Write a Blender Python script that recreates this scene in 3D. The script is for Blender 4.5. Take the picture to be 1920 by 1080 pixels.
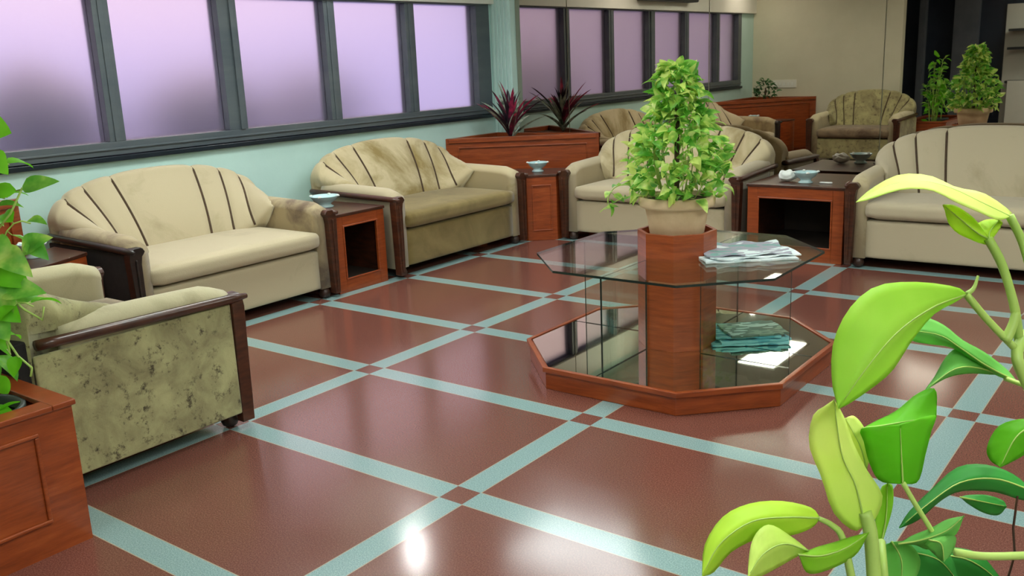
import bpy, bmesh, math, random
from mathutils import Vector, Matrix, Euler
from math import sin, cos, pi, radians as rad
random.seed(7)
for o in list(bpy.data.objects): bpy.data.objects.remove(o, do_unlink=True)
S = bpy.context.scene
COL = S.collection

# ------------------------------------------------------------------ camera
CAM = Vector((3.5744, -2.4483, 1.6042)); FOC = 1738.0
PITCH, ROLL, YAW = 0.2396, -0.0425, -0.6542
_f = Vector((sin(YAW)*cos(PITCH), cos(YAW)*cos(PITCH), -sin(PITCH)))
_r = Vector((cos(YAW), -sin(YAW), 0)); _u = _r.cross(_f)
RT = _r*cos(ROLL) + _u*sin(ROLL); UP = -_r*sin(ROLL) + _u*cos(ROLL); FW = _f
cd = bpy.data.cameras.new('camera'); cam = bpy.data.objects.new('camera', cd); COL.objects.link(cam)
cd.sensor_width = 36; cd.lens = FOC/1920*36; cd.clip_start = .05; cd.clip_end = 200
cam.matrix_world = Matrix(((RT.x, UP.x, -FW.x, CAM.x), (RT.y, UP.y, -FW.y, CAM.y), (RT.z, UP.z, -FW.z, CAM.z), (0, 0, 0, 1)))
S.camera = cam
def P(u, v, d):   # the place seen at photo pixel (u,v), d metres ahead of the lens
    return CAM + (RT*((u-960)/FOC) - UP*((v-540)/FOC) + FW)*d

# ------------------------------------------------------------------ view, sky
S.view_settings.view_transform = 'Standard'; S.view_settings.look = 'None'
S.view_settings.gamma = 1; S.view_settings.use_curve_mapping = False
S.view_settings.exposure = 1.28
w = bpy.data.worlds.new('sky'); S.world = w; w.use_nodes = True
nt = w.node_tree; nt.nodes.clear()
def N(nt, t, **k):
    n = nt.nodes.new(t)
    for a, b in k.items():
        if a.startswith('i_'):
            n.inputs[a[2:].replace('_', ' ')].default_value = b
        else: setattr(n, a, b)
    return n
def ramp(nt, stops, interp='LINEAR'):
    r = nt.nodes.new('ShaderNodeValToRGB'); r.color_ramp.interpolation = interp
    e = r.color_ramp.elements
    while len(e) < len(stops): e.new(.5)
    for i, (p, c) in enumerate(stops):
        e[i].position = p; e[i].color = (*c, 1) if len(c) == 3 else c
    return r
tc = N(nt, 'ShaderNodeTexCoord'); sx = N(nt, 'ShaderNodeSeparateXYZ')
nz = N(nt, 'ShaderNodeTexNoise'); nz.inputs['Scale'].default_value = 2.2; nz.inputs['Detail'].default_value = 3
mp = N(nt, 'ShaderNodeMapRange'); mp.inputs['From Min'].default_value = -.45; mp.inputs['From Max'].default_value = .55
ad = N(nt, 'ShaderNodeMath', operation='MULTIPLY_ADD'); ad.inputs[1].default_value = .42; 
rp = ramp(nt, [(.0, (.26, .28, .62)), (.38, (.36, .37, .82)), (.47, (.56, .46, .80)), (.56, (.88, .62, .74)), (1., (1, .78, .82))])
bg = N(nt, 'ShaderNodeBackground'); bg.inputs['Strength'].default_value = .52
wo = N(nt, 'ShaderNodeOutputWorld')
L = nt.links.new
L(tc.outputs['Generated'], sx.inputs[0]); L(tc.outputs['Generated'], nz.inputs['Vector'])
sb = N(nt, 'ShaderNodeMath', operation='SUBTRACT'); sb.inputs[1].default_value = .5
L(nz.outputs['Fac'], sb.inputs[0]); L(sb.outputs[0], ad.inputs[0])
L(sx.outputs['Z'], mp.inputs['Value']); L(mp.outputs[0], ad.inputs[2]); L(ad.outputs[0], rp.inputs[0])
L(rp.outputs[0], bg.inputs['Color']); L(bg.outputs[0], wo.inputs[0])

# ------------------------------------------------------------------ helpers
def link(o, parent=None):
    COL.objects.link(o)
    if parent is not None: o.parent = parent
    return o
def mats(o, m):
    for q in (m if isinstance(m, (list, tuple)) else [m]): o.data.materials.append(q)
def obj(name, bm, m, parent=None, smooth=False, bevel=0, seg=2, recalc=True):
    if recalc: bmesh.ops.recalc_face_normals(bm, faces=bm.faces)
    me = bpy.data.meshes.new(name); bm.to_mesh(me); bm.free()
    if smooth:
        for p in me.polygons: p.use_smooth = True
    o = bpy.data.objects.new(name, me); mats(o, m); link(o, parent)
    if bevel:
        b = o.modifiers.new('bevel', 'BEVEL'); b.width = bevel; b.segments = seg; b.limit_method = 'ANGLE'; b.angle_limit = rad(35)
        if seg > 1:
            for p in me.polygons: p.use_smooth = True
            o.modifiers.new('wn', 'WEIGHTED_NORMAL').keep_sharp = True
    return o
def tag(o, label=None, cat=None, group=None, kind=None):
    if label: o['label'] = label
    if cat: o['category'] = cat
    if group: o['group'] = group
    if kind: o['kind'] = kind
    return o
def empty(name, loc=(0, 0, 0), rz=0, **k):
    o = bpy.data.objects.new(name, None); link(o); o.location = loc; o.rotation_euler = (0, 0, rz); o.empty_display_size = .1
    return tag(o, **k)
def box(bm, x0, x1, y0, y1, z0, z1, mi=0):
    v = [bm.verts.new(c) for c in ((x0, y0, z0), (x1, y0, z0), (x1, y1, z0), (x0, y1, z0), (x0, y0, z1), (x1, y0, z1), (x1, y1, z1), (x0, y1, z1))]
    for f in ((0, 3, 2, 1), (4, 5, 6, 7), (0, 1, 5, 4), (1, 2, 6, 5), (2, 3, 7, 6), (3, 0, 4, 7)):
        bm.faces.new([v[i] for i in f]).material_index = mi
    return bm
def B(*a): return box(bmesh.new(), *a)
def prism(bm, pts, z0, z1, mi=0, side=None):
    a = [bm.verts.new((x, y, z0)) for x, y in pts]; b = [bm.verts.new((x, y, z1)) for x, y in pts]
    bm.faces.new(a[::-1]).material_index = mi; bm.faces.new(b).material_index = mi
    n = len(pts)
    for i in range(n): bm.faces.new((a[i], a[(i+1) % n], b[(i+1) % n], b[i])).material_index = mi if side is None else side
    return bm
def lathe(bm, prof, c=(0, 0, 0), n=32, close=True):
    rings = []
    for r, z in prof:
        rings.append([bm.verts.new((c[0]+r*cos(2*pi*i/n), c[1]+r*sin(2*pi*i/n), c[2]+z)) for i in range(n)])
    for a, b in zip(rings, rings[1:]):
        for i in range(n): bm.faces.new((a[i], a[(i+1) % n], b[(i+1) % n], b[i]))
    if close:
        if prof[0][0] > 1e-4: bm.faces.new(rings[0][::-1])
        if prof[-1][0] > 1e-4: bm.faces.new(rings[-1])
    return bm
def tube(bm, pts, r, n=6, r1=None):
    pts = [Vector(p) for p in pts]; m = len(pts); rings = []
    up = Vector((0, 0, 1))
    for i, p in enumerate(pts):
        t = (pts[min(i+1, m-1)] - pts[max(i-1, 0)]).normalized()
        a = t.cross(up)
        if a.length < .05: a = t.cross(Vector((1, 0, 0)))
        a.normalize(); b = t.cross(a)
        q = r if r1 is None else r+(r1-r)*i/(m-1)
        rings.append([bm.verts.new(p+a*q*cos(2*pi*k/n)+b*q*sin(2*pi*k/n)) for k in range(n)])
    for A, C in zip(rings, rings[1:]):
        for k in range(n): bm.faces.new((A[k], A[(k+1) % n], C[(k+1) % n], C[k]))
    bm.faces.new(rings[0][::-1]); bm.faces.new(rings[-1])
    return bm
def curve3(a, b, c, n=10):   # quadratic bezier
    a, b, c = Vector(a), Vector(b), Vector(c)
    return [a*(1-t)**2+b*2*t*(1-t)+c*t*t for t in [i/n for i in range(n+1)]]

# ------------------------------------------------------------------ materials
def mat(name, base=(.8, .8, .8), rough=.5, metal=0, coat=0, spec=.5):
    m = bpy.data.materials.new(name); m.use_nodes = True
    p = m.node_tree.nodes['Principled BSDF']
    p.inputs['Base Color'].default_value = (*base, 1); p.inputs['Roughness'].default_value = rough
    p.inputs['Metallic'].default_value = metal; p.inputs['Coat Weight'].default_value = coat
    p.inputs['Specular IOR Level'].default_value = spec; p.inputs['Coat Roughness'].default_value = .12
    return m, m.node_tree, p
def noisy(name, stops, scale=8, detail=4, rough=.6, stretch=(1, 1, 1), bump=0, bscale=None, coat=0, spec=.5, nrough=.6, sheen=0):
    m, nt, p = mat(name, rough=rough, coat=coat, spec=spec)
    tc = N(nt, 'ShaderNodeTexCoord'); mp = N(nt, 'ShaderNodeMapping'); mp.inputs['Scale'].default_value = stretch
    nz = N(nt, 'ShaderNodeTexNoise'); nz.inputs['Scale'].default_value = scale; nz.inputs['Detail'].default_value = detail
    nz.inputs['Roughness'].default_value = nrough
    r = ramp(nt, stops); L = nt.links.new
    L(tc.outputs['Object'], mp.inputs[0]); L(mp.outputs[0], nz.inputs['Vector']); L(nz.outputs['Fac'], r.inputs[0]); L(r.outputs[0], p.inputs['Base Color'])
    if sheen: p.inputs['Sheen Weight'].default_value = sheen
    if bump:
        n2 = N(nt, 'ShaderNodeTexNoise'); n2.inputs['Scale'].default_value = bscale or scale*6; n2.inputs['Detail'].default_value = 3
        b = N(nt, 'ShaderNodeBump'); b.inputs['Strength'].default_value = bump; b.inputs['Distance'].default_value = .01
        L(mp.outputs[0], n2.inputs['Vector']); L(n2.outputs['Fac'], b.inputs['Height']); L(b.outputs[0], p.inputs['Normal'])
    return m
def s2l(*c): return tuple((x/255/12.92 if x/255 <= .04045 else ((x/255+.055)/1.055)**2.4) for x in c)

M_wood = noisy('red_wood', [(.3, s2l(122, 52, 20)), (.55, s2l(152, 70, 30)), (.75, s2l(170, 86, 40))], scale=5, detail=6, rough=.32, stretch=(1, 1, 9), coat=.25, nrough=.65)
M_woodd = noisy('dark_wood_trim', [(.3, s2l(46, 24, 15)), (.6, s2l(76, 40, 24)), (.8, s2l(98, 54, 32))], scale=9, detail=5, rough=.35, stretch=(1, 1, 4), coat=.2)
M_woodb = noisy('blackened_wood_trim', [(.3, s2l(22, 16, 14)), (.7, s2l(44, 30, 26))], scale=9, detail=5, rough=.4, stretch=(1, 1, 4), coat=.15)
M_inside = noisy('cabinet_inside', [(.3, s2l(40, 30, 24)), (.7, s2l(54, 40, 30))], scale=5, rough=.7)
M_wall = noisy('mint_plaster', [(.3, s2l(186, 218, 212)), (.7, s2l(194, 225, 219))], scale=3, rough=.75, bump=.05, bscale=60)
M_wallb = noisy('beige_plaster', [(.3, s2l(205, 203, 180)), (.7, s2l(213, 211, 188))], scale=3, rough=.75, bump=.05, bscale=60)
M_ceil = noisy('ceiling_paint', [(.3, s2l(232, 236, 230)), (.7, s2l(238, 242, 236))], scale=3, rough=.8)
M_white = noisy('white_paint', [(.3, s2l(226, 228, 218)), (.7, s2l(234, 236, 226))], scale=3, rough=.5)
M_alu = noisy('grey_window_metal', [(.3, s2l(70, 80, 88)), (.7, s2l(88, 96, 100))], scale=6, rough=.4, stretch=(1, .2, 1))
M_black = noisy('black_sill', [(.3, s2l(16, 26, 36)), (.7, s2l(24, 36, 46))], scale=6, rough=.3)
M_darkpl = noisy('dark_plastic', [(.3, s2l(30, 34, 36)), (.7, s2l(44, 48, 50))], scale=8, rough=.45)
M_soil = noisy('soil', [(.3, s2l(46, 34, 24)), (.7, s2l(84, 66, 46))], scale=60, rough=.95, bump=.6, bscale=90)
M_terra = noisy('pale_terracotta', [(.3, s2l(206, 176, 136)), (.7, s2l(222, 196, 158))], scale=9, rough=.7, bump=.15, bscale=60)
M_backcloth = noisy('black_backing_cloth', [(.3, s2l(26, 24, 24)), (.7, s2l(38, 34, 34))], scale=30, rough=.9)
M_foot = noisy('dark_foot', [(.3, s2l(40, 24, 18)), (.7, s2l(62, 38, 28))], scale=20, rough=.4)
M_piping = noisy('brown_piping', [(.3, s2l(58, 42, 26)), (.7, s2l(78, 58, 36))], scale=30, rough=.8)

def fabric(name, clean, dirt, lo=.52, hi=.68, scale=3.0, fine=0.0):
    m, nt, p = mat(name, rough=.88, spec=.25)
    p.inputs['Sheen Weight'].default_value = .25; p.inputs['Sheen Roughness'].default_value = .5
    tc = N(nt, 'ShaderNodeTexCoord'); n1 = N(nt, 'ShaderNodeTexNoise'); n1.inputs['Scale'].default_value = scale; n1.inputs['Detail'].default_value = 7; n1.inputs['Roughness'].default_value = .62; n1.inputs['Distortion'].default_value = .6
    r = ramp(nt, [(lo, (0, 0, 0)), (hi, (1, 1, 1))]); mx = N(nt, 'ShaderNodeMix', data_type='RGBA')
    mx.inputs['A'].default_value = (*clean, 1); mx.inputs['B'].default_value = (*dirt, 1)
    n2 = N(nt, 'ShaderNodeTexNoise'); n2.inputs['Scale'].default_value = 140; n2.inputs['Detail'].default_value = 2
    b = N(nt, 'ShaderNodeBump'); b.inputs['Strength'].default_value = .18; b.inputs['Distance'].default_value = .004
    L = nt.links.new
    for n in (n1, n2): L(tc.outputs['Object'], n.inputs['Vector'])
    L(n1.outputs['Fac'], r.inputs[0]); L(r.outputs[0], mx.inputs['Factor'])
    out = mx.outputs['Result']
    if fine:
        n3 = N(nt, 'ShaderNodeTexNoise'); n3.inputs['Scale'].default_value = 20; n3.inputs['Detail'].default_value = 8; n3.inputs['Roughness'].default_value = .75
        r3 = ramp(nt, [(.54, (0, 0, 0)), (.66, (fine, fine, fine))]); m3 = N(nt, 'ShaderNodeMix', data_type='RGBA'); m3.inputs['B'].default_value = (*s2l(70, 62, 44), 1)
        L(tc.outputs['Object'], n3.inputs['Vector']); L(n3.outputs['Fac'], r3.inputs[0]); L(r3.outputs[0], m3.inputs['Factor']); L(out, m3.inputs['A']); out = m3.outputs['Result']
    L(out, p.inputs['Base Color']); L(n2.outputs['Fac'], b.inputs['Height']); L(b.outputs[0], p.inputs['Normal'])
    return m
F_beige = fabric('beige_velour', s2l(186, 173, 143), s2l(156, 143, 112), .56, .8, 2.2)
F_beige4 = fabric('greyish_beige_velour', s2l(186, 174, 146), s2l(160, 148, 118), .56, .8, 2.2)
F_soil = fabric('soiled_arm_velour', s2l(176, 160, 126), s2l(116, 98, 80), .40, .62, 3.5)
F_cream = fabric('cream_velour', s2l(196, 182, 146), s2l(140, 122, 74), .50, .66, 1.6)
F_olive = fabric('olive_worn_velour', s2l(142, 124, 76), s2l(108, 92, 50), .35, .7, 2.6)
F_grey = fabric('mottled_grey_green_velour', s2l(176, 172, 124), s2l(126, 118, 84), .36, .70, 5.5, fine=1.0)
F_greyseat = fabric('grimy_seat_velour', s2l(140, 124, 98), s2l(98, 82, 66), .4, .62, 4)
F_greyarm = fabric('faded_arm_velour', s2l(190, 182, 148), s2l(150, 140, 108), .45, .7, 3)

# polished granite floor with inlaid grey-green strips
def floor_mat():
    m, nt, p = mat('granite_floor', rough=.15, spec=.95)
    L = nt.links.new
    tc = N(nt, 'ShaderNodeTexCoord'); sp = N(nt, 'ShaderNodeSeparateXYZ'); L(tc.outputs['Object'], sp.inputs[0])
    def strip(out, per, half):
        a = N(nt, 'ShaderNodeMath', operation='DIVIDE'); a.inputs[1].default_value = per; L(out, a.inputs[0])
        r = N(nt, 'ShaderNodeMath', operation='ROUND'); L(a.outputs[0], r.inputs[0])
        d = N(nt, 'ShaderNodeMath', operation='SUBTRACT'); L(a.outputs[0], d.inputs[0]); L(r.outputs[0], d.inputs[1])
        e = N(nt, 'ShaderNodeMath', operation='ABSOLUTE'); L(d.outputs[0], e.inputs[0])
        s = N(nt, 'ShaderNodeMath', operation='LESS_THAN'); s.inputs[1].default_value = half/per; L(e.outputs[0], s.inputs[0])
        s2 = N(nt, 'ShaderNodeMath', operation='LESS_THAN'); s2.inputs[1].default_value = (half+.004)/per; L(e.outputs[0], s2.inputs[0])
        return s, s2
    ax, ax2 = strip(sp.outputs['X'], 1.404, .056); ay, ay2 = strip(sp.outputs['Y'], .9, .056)
    def xor(a, b):
        d = N(nt, 'ShaderNodeMath', operation='SUBTRACT'); L(a.outputs[0], d.inputs[0]); L(b.outputs[0], d.inputs[1])
        e = N(nt, 'ShaderNodeMath', operation='ABSOLUTE'); L(d.outputs[0], e.inputs[0]); return e
    k = xor(ax, ay)
    k2 = N(nt, 'ShaderNodeMath', operation='MAXIMUM'); L(ax2.outputs[0], k2.inputs[0]); L(ay2.outputs[0], k2.inputs[1])
    k3 = N(nt, 'ShaderNodeMath', operation='MAXIMUM'); L(ax.outputs[0], k3.inputs[0]); L(ay.outputs[0], k3.inputs[1])
    edge = N(nt, 'ShaderNodeMath', operation='SUBTRACT'); L(k2.outputs[0], edge.inputs[0]); L(k3.outputs[0], edge.inputs[1])
    def speck(stops, sc):
        v = N(nt, 'ShaderNodeTexNoise'); v.inputs['Scale'].default_value = sc; v.inputs['Detail'].default_value = 5; v.inputs['Roughness'].default_value = .8
        L(tc.outputs['Object'], v.inputs['Vector']); r = ramp(nt, stops); L(v.outputs['Fac'], r.inputs[0]); return r
    red = speck([(.3, s2l(80, 44, 38)), (.5, s2l(116, 70, 60)), (.7, s2l(152, 104, 90))], 190)
    cy = speck([(.3, s2l(92, 122, 124)), (.5, s2l(134, 164, 164)), (.7, s2l(182, 204, 202))], 210)
    mx = N(nt, 'ShaderNodeMix', data_type='RGBA'); L(k.outputs[0], mx.inputs['Factor']); L(red.outputs[0], mx.inputs['A']); L(cy.outputs[0], mx.inputs['B'])
    m2 = N(nt, 'ShaderNodeMix', data_type='RGBA'); L(edge.outputs[0], m2.inputs['Factor']); L(mx.outputs['Result'], m2.inputs['A']); m2.inputs['B'].default_value = (*s2l(170, 160, 140), 1)
    L(m2.outputs['Result'], p.inputs['Base Color'])
    n = N(nt, 'ShaderNodeTexNoise'); n.inputs['Scale'].default_value = 1.3; n.inputs['Detail'].default_value = 3; L(tc.outputs['Object'], n.inputs['Vector'])
    mr = N(nt, 'ShaderNodeMapRange'); mr.inputs['To Min'].default_value = .10; mr.inputs['To Max'].default_value = .23; L(n.outputs['Fac'], mr.inputs['Value']); L(mr.outputs[0], p.inputs['Roughness'])
    return m
M_floor = floor_mat()

def clear_glass(name, tint, ior=1.5):
    m = bpy.data.materials.new(name); m.use_nodes = True; nt = m.node_tree; nt.nodes.clear()
    fr = N(nt, 'ShaderNodeFresnel'); gm = N(nt, 'ShaderNodeNewGeometry'); mr = N(nt, 'ShaderNodeMapRange')
    mr.inputs['To Min'].default_value = ior; mr.inputs['To Max'].default_value = 1/ior   # same reflectance from either side of the sheet
    nt.links.new(gm.outputs['Backfacing'], mr.inputs['Value']); nt.links.new(mr.outputs[0], fr.inputs['IOR'])
    tr = N(nt, 'ShaderNodeBsdfTransparent'); tr.inputs['Color'].default_value = (*tint, 1)
    gl = N(nt, 'ShaderNodeBsdfGlossy'); gl.inputs['Roughness'].default_value = .015; gl.inputs['Color'].default_value = (.95, 1, .97, 1)
    mx = N(nt, 'ShaderNodeMixShader'); o = N(nt, 'ShaderNodeOutputMaterial'); L = nt.links.new
    L(fr.outputs[0], mx.inputs[0]); L(tr.outputs[0], mx.inputs[1]); L(gl.outputs[0], mx.inputs[2]); L(mx.outputs[0], o.inputs[0])
    return m
M_glass = clear_glass('clear_glass', (.93, .97, .95), 1.55)
M_gedge = mat('green_glass_edge', s2l(18, 44, 40), .15, spec=.7)[0]
M_mirror = mat('bronze_mirror', (.48, .42, .355), .012, 1)[0]
M_shelfmirror = mat('mirror_shelf', (.84, .88, .82), .02, 1)[0]
def frosted():
    m, nt, p = mat('frosted_glass', (.97, .97, 1), .42)
    p.inputs['Transmission Weight'].default_value = 1; p.inputs['IOR'].default_value = 1.28
    tc = N(nt, 'ShaderNodeTexCoord'); n = N(nt, 'ShaderNodeTexNoise'); n.inputs['Scale'].default_value = 260; L = nt.links.new
    L(tc.outputs['Object'], n.inputs['Vector']); b = N(nt, 'ShaderNodeBump'); b.inputs['Strength'].default_value = .05; b.inputs['Distance'].default_value = .002
    L(n.outputs['Fac'], b.inputs['Height']); L(b.outputs[0], p.inputs['Normal'])
    return m
M_frost = frosted()
def emis(name, c, s):
    m = bpy.data.materials.new(name); m.use_nodes = True; nt = m.node_tree; nt.nodes.clear()
    e = N(nt, 'ShaderNodeEmission'); e.inputs['Color'].default_value = (*c, 1); e.inputs['Strength'].default_value = s
    o = N(nt, 'ShaderNodeOutputMaterial'); nt.links.new(e.outputs[0], o.inputs[0]); return m
def leafmat(name, stops, scale=9, trans=.35, rough=.4, spec=.4):
    m = bpy.data.materials.new(name); m.use_nodes = True; nt = m.node_tree; p = nt.nodes['Principled BSDF']; o = nt.nodes['Material Output']
    tc = N(nt, 'ShaderNodeTexCoord'); n = N(nt, 'ShaderNodeTexNoise'); n.inputs['Scale'].default_value = scale; n.inputs['Detail'].default_value = 3
    r = ramp(nt, stops); L = nt.links.new; L(tc.outputs['Object'], n.inputs['Vector']); L(n.outputs['Fac'], r.inputs[0])
    p.inputs['Roughness'].default_value = rough; p.inputs['Specular IOR Level'].default_value = spec
    t = N(nt, 'ShaderNodeBsdfTranslucent'); mx = N(nt, 'ShaderNodeMixShader'); mx.inputs[0].default_value = trans
    L(r.outputs[0], p.inputs['Base Color']); L(r.outputs[0], t.inputs['Color']); L(p.outputs[0], mx.inputs[1]); L(t.outputs[0], mx.inputs[2]); L(mx.outputs[0], o.inputs[0])
    return m
G_lime = leafmat('lime_leaf', [(.35, s2l(196, 232, 70)), (.65, s2l(216, 244, 92))], 8, .5, .5, .2)
G_limeg = leafmat('yellow_green_leaf', [(.35, s2l(172, 228, 66)), (.65, s2l(198, 240, 96))], 8, .5, .5, .2)
G_green = leafmat('bright_green_leaf', [(.35, s2l(104, 196, 30)), (.65, s2l(130, 214, 50))], 8, .5, .5, .2)
G_mid = leafmat('soft_green_leaf', [(.35, s2l(126, 204, 96)), (.65, s2l(150, 220, 118))], 8, .5, .5, .2)
G_dark = leafmat('deep_green_leaf', [(.35, s2l(52, 150, 56)), (.65, s2l(76, 170, 76))], 8, .45, .45, .25)
G_pale = leafmat('pale_lime_leaf', [(.35, s2l(216, 240, 120)), (.65, s2l(236, 248, 150))], 8, .5, .5, .2)
G_var = leafmat('variegated_leaf', [(.34, s2l(96, 168, 70)), (.46, s2l(146, 204, 88)), (.58, s2l(206, 232, 120)), (.7, s2l(234, 242, 170))], 16, .4)
G_var2 = leafmat('variegated_green_leaf', [(.36, s2l(88, 168, 54)), (.54, s2l(132, 200, 74)), (.7, s2l(196, 226, 110))], 14, .4)
G_stem = leafmat('pale_stem', [(.3, s2l(168, 200, 96)), (.7, s2l(186, 214, 112))], 10, .15)
G_purple = leafmat('purple_strap_leaf', [(.36, s2l(52, 26, 42)), (.5, s2l(110, 34, 62)), (.64, s2l(204, 58, 98))], 7, .15, .3)
G_silver = leafmat('silvery_strap_leaf', [(.35, s2l(70, 84, 74)), (.6, s2l(190, 200, 180))], 14, .15, .3)
G_plum = leafmat('dark_plum_leaf', [(.35, s2l(28, 20, 28)), (.65, s2l(52, 34, 48))], 9, .1, .35)
G_tree = leafmat('hazy_tree_leaf', [(.35, s2l(112, 122, 146)), (.65, s2l(138, 148, 172))], 3, .3)  # greyish blue puts distance haze into the leaf colour
G_bushd = leafmat('dull_green_leaf', [(.35, s2l(44, 92, 52)), (.65, s2l(84, 134, 76))], 10, .2)

# ------------------------------------------------------------------ room shell
WX, MY, BY, CZ = -2.505, 5.40, -1.26, 2.72
def struct(name, bm, m, parent=None, **k):
    o = obj(name, bm, m, parent, **k)
    if parent is None: o['kind'] = 'structure'
    return o
struct('floor', B(WX-.2, 6.2, -5.2, MY+.2, -.08, 0), M_floor)
struct('ceiling', B(WX-.2, 6.2, -5.2, MY+.2, CZ, CZ+.1), M_ceil)
ZS, ZT = 1.055, 2.19
bm = bmesh.new()
box(bm, WX-.2, WX, BY, MY+.2, 0, ZS); box(bm, WX-.2, WX, BY, MY+.2, ZT, CZ)
box(bm, WX-.2, WX, BY, -.76, ZS, ZT); box(bm, WX-.2, WX, 5.26, MY+.2, ZS, ZT)
struct('wall_left', bm, M_wall)
struct('wall_far', B(WX, 6.2, MY+.012, MY+.2, 0, CZ), M_wallb)
struct('wall_near', B(WX-.2, -.24, BY-.14, BY, 0, CZ), M_wallb)
struct('wall_right', B(6.0, 6.2, -5.2, MY, 0, CZ), M_wallb)
M_lobby = noisy('dark_lobby_glass', [(.3, s2l(38, 48, 62)), (.7, s2l(52, 62, 78))], scale=2, rough=.25)
struct('wall_back', B(-2.7, 6.2, -5.2, -5.0, 0, CZ), M_lobby)
struct('wall_lobby', B(-2.7, -2.55, -5.0, BY-.14, 0, CZ), M_lobby)
# pelmet above the windows
struct('trim_1', B(WX, WX+.05, BY, MY-.01, 2.175, 2.5), M_white, bevel=.004)
# grooved pilaster in the far corner
bm = bmesh.new()
box(bm, WX, -2.255, 5.31, MY, 0, CZ)
for i in range(5): box(bm, WX+.02+i*.046, WX+.045+i*.046, 5.296, 5.312, 0, CZ)
struct('trim_2', bm, M_wall, bevel=.003)
struct('baseboard_left', B(WX, WX+.015, BY, MY-.1, 0, .1), M_woodd)
# window: frame, mullions, panes, sill
win = empty('window_1', (WX, 2.2, ZS)); win['kind'] = 'structure'
def wpart(name, bm, m, **k):
    o = obj(name, bm, m, win, **k); o.location = (-WX, -2.2, -ZS); return o
Y0, Y1 = -.76, 5.26
bm = bmesh.new()
box(bm, WX-.12, WX+.02, Y0, Y1, 1.09, 1.18); box(bm, WX-.12, WX+.02, Y0, Y1, 2.16, ZT)
box(bm, WX-.12, WX+.02, Y0, Y0+.12, 1.18, 2.16); box(bm, WX-.12, WX+.02, 5.05, Y1, 1.18, 2.16)
box(bm, WX+.018, WX+.03, Y0, Y1, 1.125, 1.14)
wpart('window_frame', bm, M_alu, bevel=.004)
wpart('window_sill', B(WX-.12, WX+.04, Y0-.02, Y1+.01, 1.05, 1.085), M_black, bevel=.005)
mull = [(.058, .055), (1.073, .06), (2.085, .085), (3.108, .06), (4.092, .06)]
for y, h in mull:
    bm = B(WX-.11, WX+.012, y-h, y+h, 1.18, 2.16)
    if h > .08: box(bm, WX+.012, WX+.03, y+.012, y+.05, 1.18, 2.16)
    else: box(bm, WX+.012, WX+.02, y-h*.35, y+h*.35, 1.18, 2.16)
    wpart('mullion', bm, M_alu, bevel=.003)
ys = [Y0+.12]+[q for y, h in mull for q in (y-h, y+h)]+[5.05]
for i in range(0, len(ys), 2): wpart('pane', B(WX-.06, WX-.052, ys[i], ys[i+1], 1.18, 2.16), M_frost)

# bronze mirror panels on the far wall
px = [-2.255, -1.627, -.124, 1.38, 2.88, 4.38, 5.88]
ml = ['narrow bronze-tinted mirror panel beside the corner pilaster and window end',
      'bronze-tinted mirror panel on the far wall, between the corner planter and the potted table plant',
      'bronze-tinted mirror panel behind the cabinet with the blue bowl',
      'bronze-tinted mirror panel behind the rightmost sofa, joining at the seam over the mirrored sofa',
      'bronze-tinted mirror panel past the right end of the rightmost sofa', 'last bronze-tinted mirror panel towards the right wall']
for i in range(6):
    o = obj('mirror_panel', B(px[i]+.004, px[i+1]-.004, MY-.006, MY+.006, .04, 2.68), M_mirror)
    tag(o, ml[i], 'mirror', 'bronze mirror panels on the far wall')

# ------------------------------------------------------------------ ceiling lights
M_tube = emis('tube_light', (.93, 1, .95), 10.0)
M_spot = emis('downlight_glow', (1, .97, .92), 160.0)
M_tubew = emis('dim_tube_light', (.93, 1, .98), 3.2)
def panel(x, y, lx, ly, label, em=None):
    t = empty('ceiling_light', (x, y, CZ), label=label, cat='ceiling light', group='recessed ceiling light panels')
    bm = bmesh.new()
    for a in ((-lx/2-.03, lx/2+.03, -ly/2-.03, -ly/2), (-lx/2-.03, lx/2+.03, ly/2, ly/2+.03), (-lx/2-.03, -lx/2, -ly/2, ly/2), (lx/2, lx/2+.03, -ly/2, ly/2)):
        box(bm, *a, -.02, 0)
    obj('light_frame', bm, M_white, t)
    obj('diffuser', B(-lx/2, lx/2, -ly/2, ly/2, -.012, -.002), em or M_tube, t)
panel(-.30, 3.8, 1.7, .9, 'wide dimmer ceiling panel mirrored in the near floor strip', M_tubew)
panel(-1.05, 1.3, .5, 1.25, 'bright ceiling panel over the space between window sofas and glass table')
panel(.75, .5, .6, .6, 'small square ceiling panel in front of the worn sofa')
panel(3.1, 2.6, .6, 1.25, 'added ceiling fill light over the floor in front of the rightmost sofa')  # added for overall room brightness, no known fixture here
panel(3.2, -.9, 1.25, .6, 'added ceiling fill light over the foreground plants')  # unseen fill, added so the near plants get light
panel(1.7, -3.7, .6, .6, 'small square fill light added to the dark lobby')  # added to brighten the white cabinet seen in the mirror
panel(4.7, -2.9, .6, 1.25, 'added ceiling fill light behind the photographer, beside the lobby')  # unseen, added to light the leaf faces turned to the camera
def downlight(x, y, label):
    t = empty('downlight', (x, y, CZ), label=label, cat='ceiling light', group='round ceiling downlights')
    obj('trim_ring', lathe(bmesh.new(), [(.055, -.002), (.075, -.002), (.075, -.012), (.055, -.012)], n=24, close=False), M_white, t)
    obj('lamp', lathe(bmesh.new(), [(.052, -.001), (.052, -.006)], n=24), M_spot, t)
downlight(-1.89, 3.06, 'small round downlight in the ceiling near the second window sofa')
downlight(-2.1, -.5, 'small round downlight in the ceiling near the window corner at left')

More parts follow.
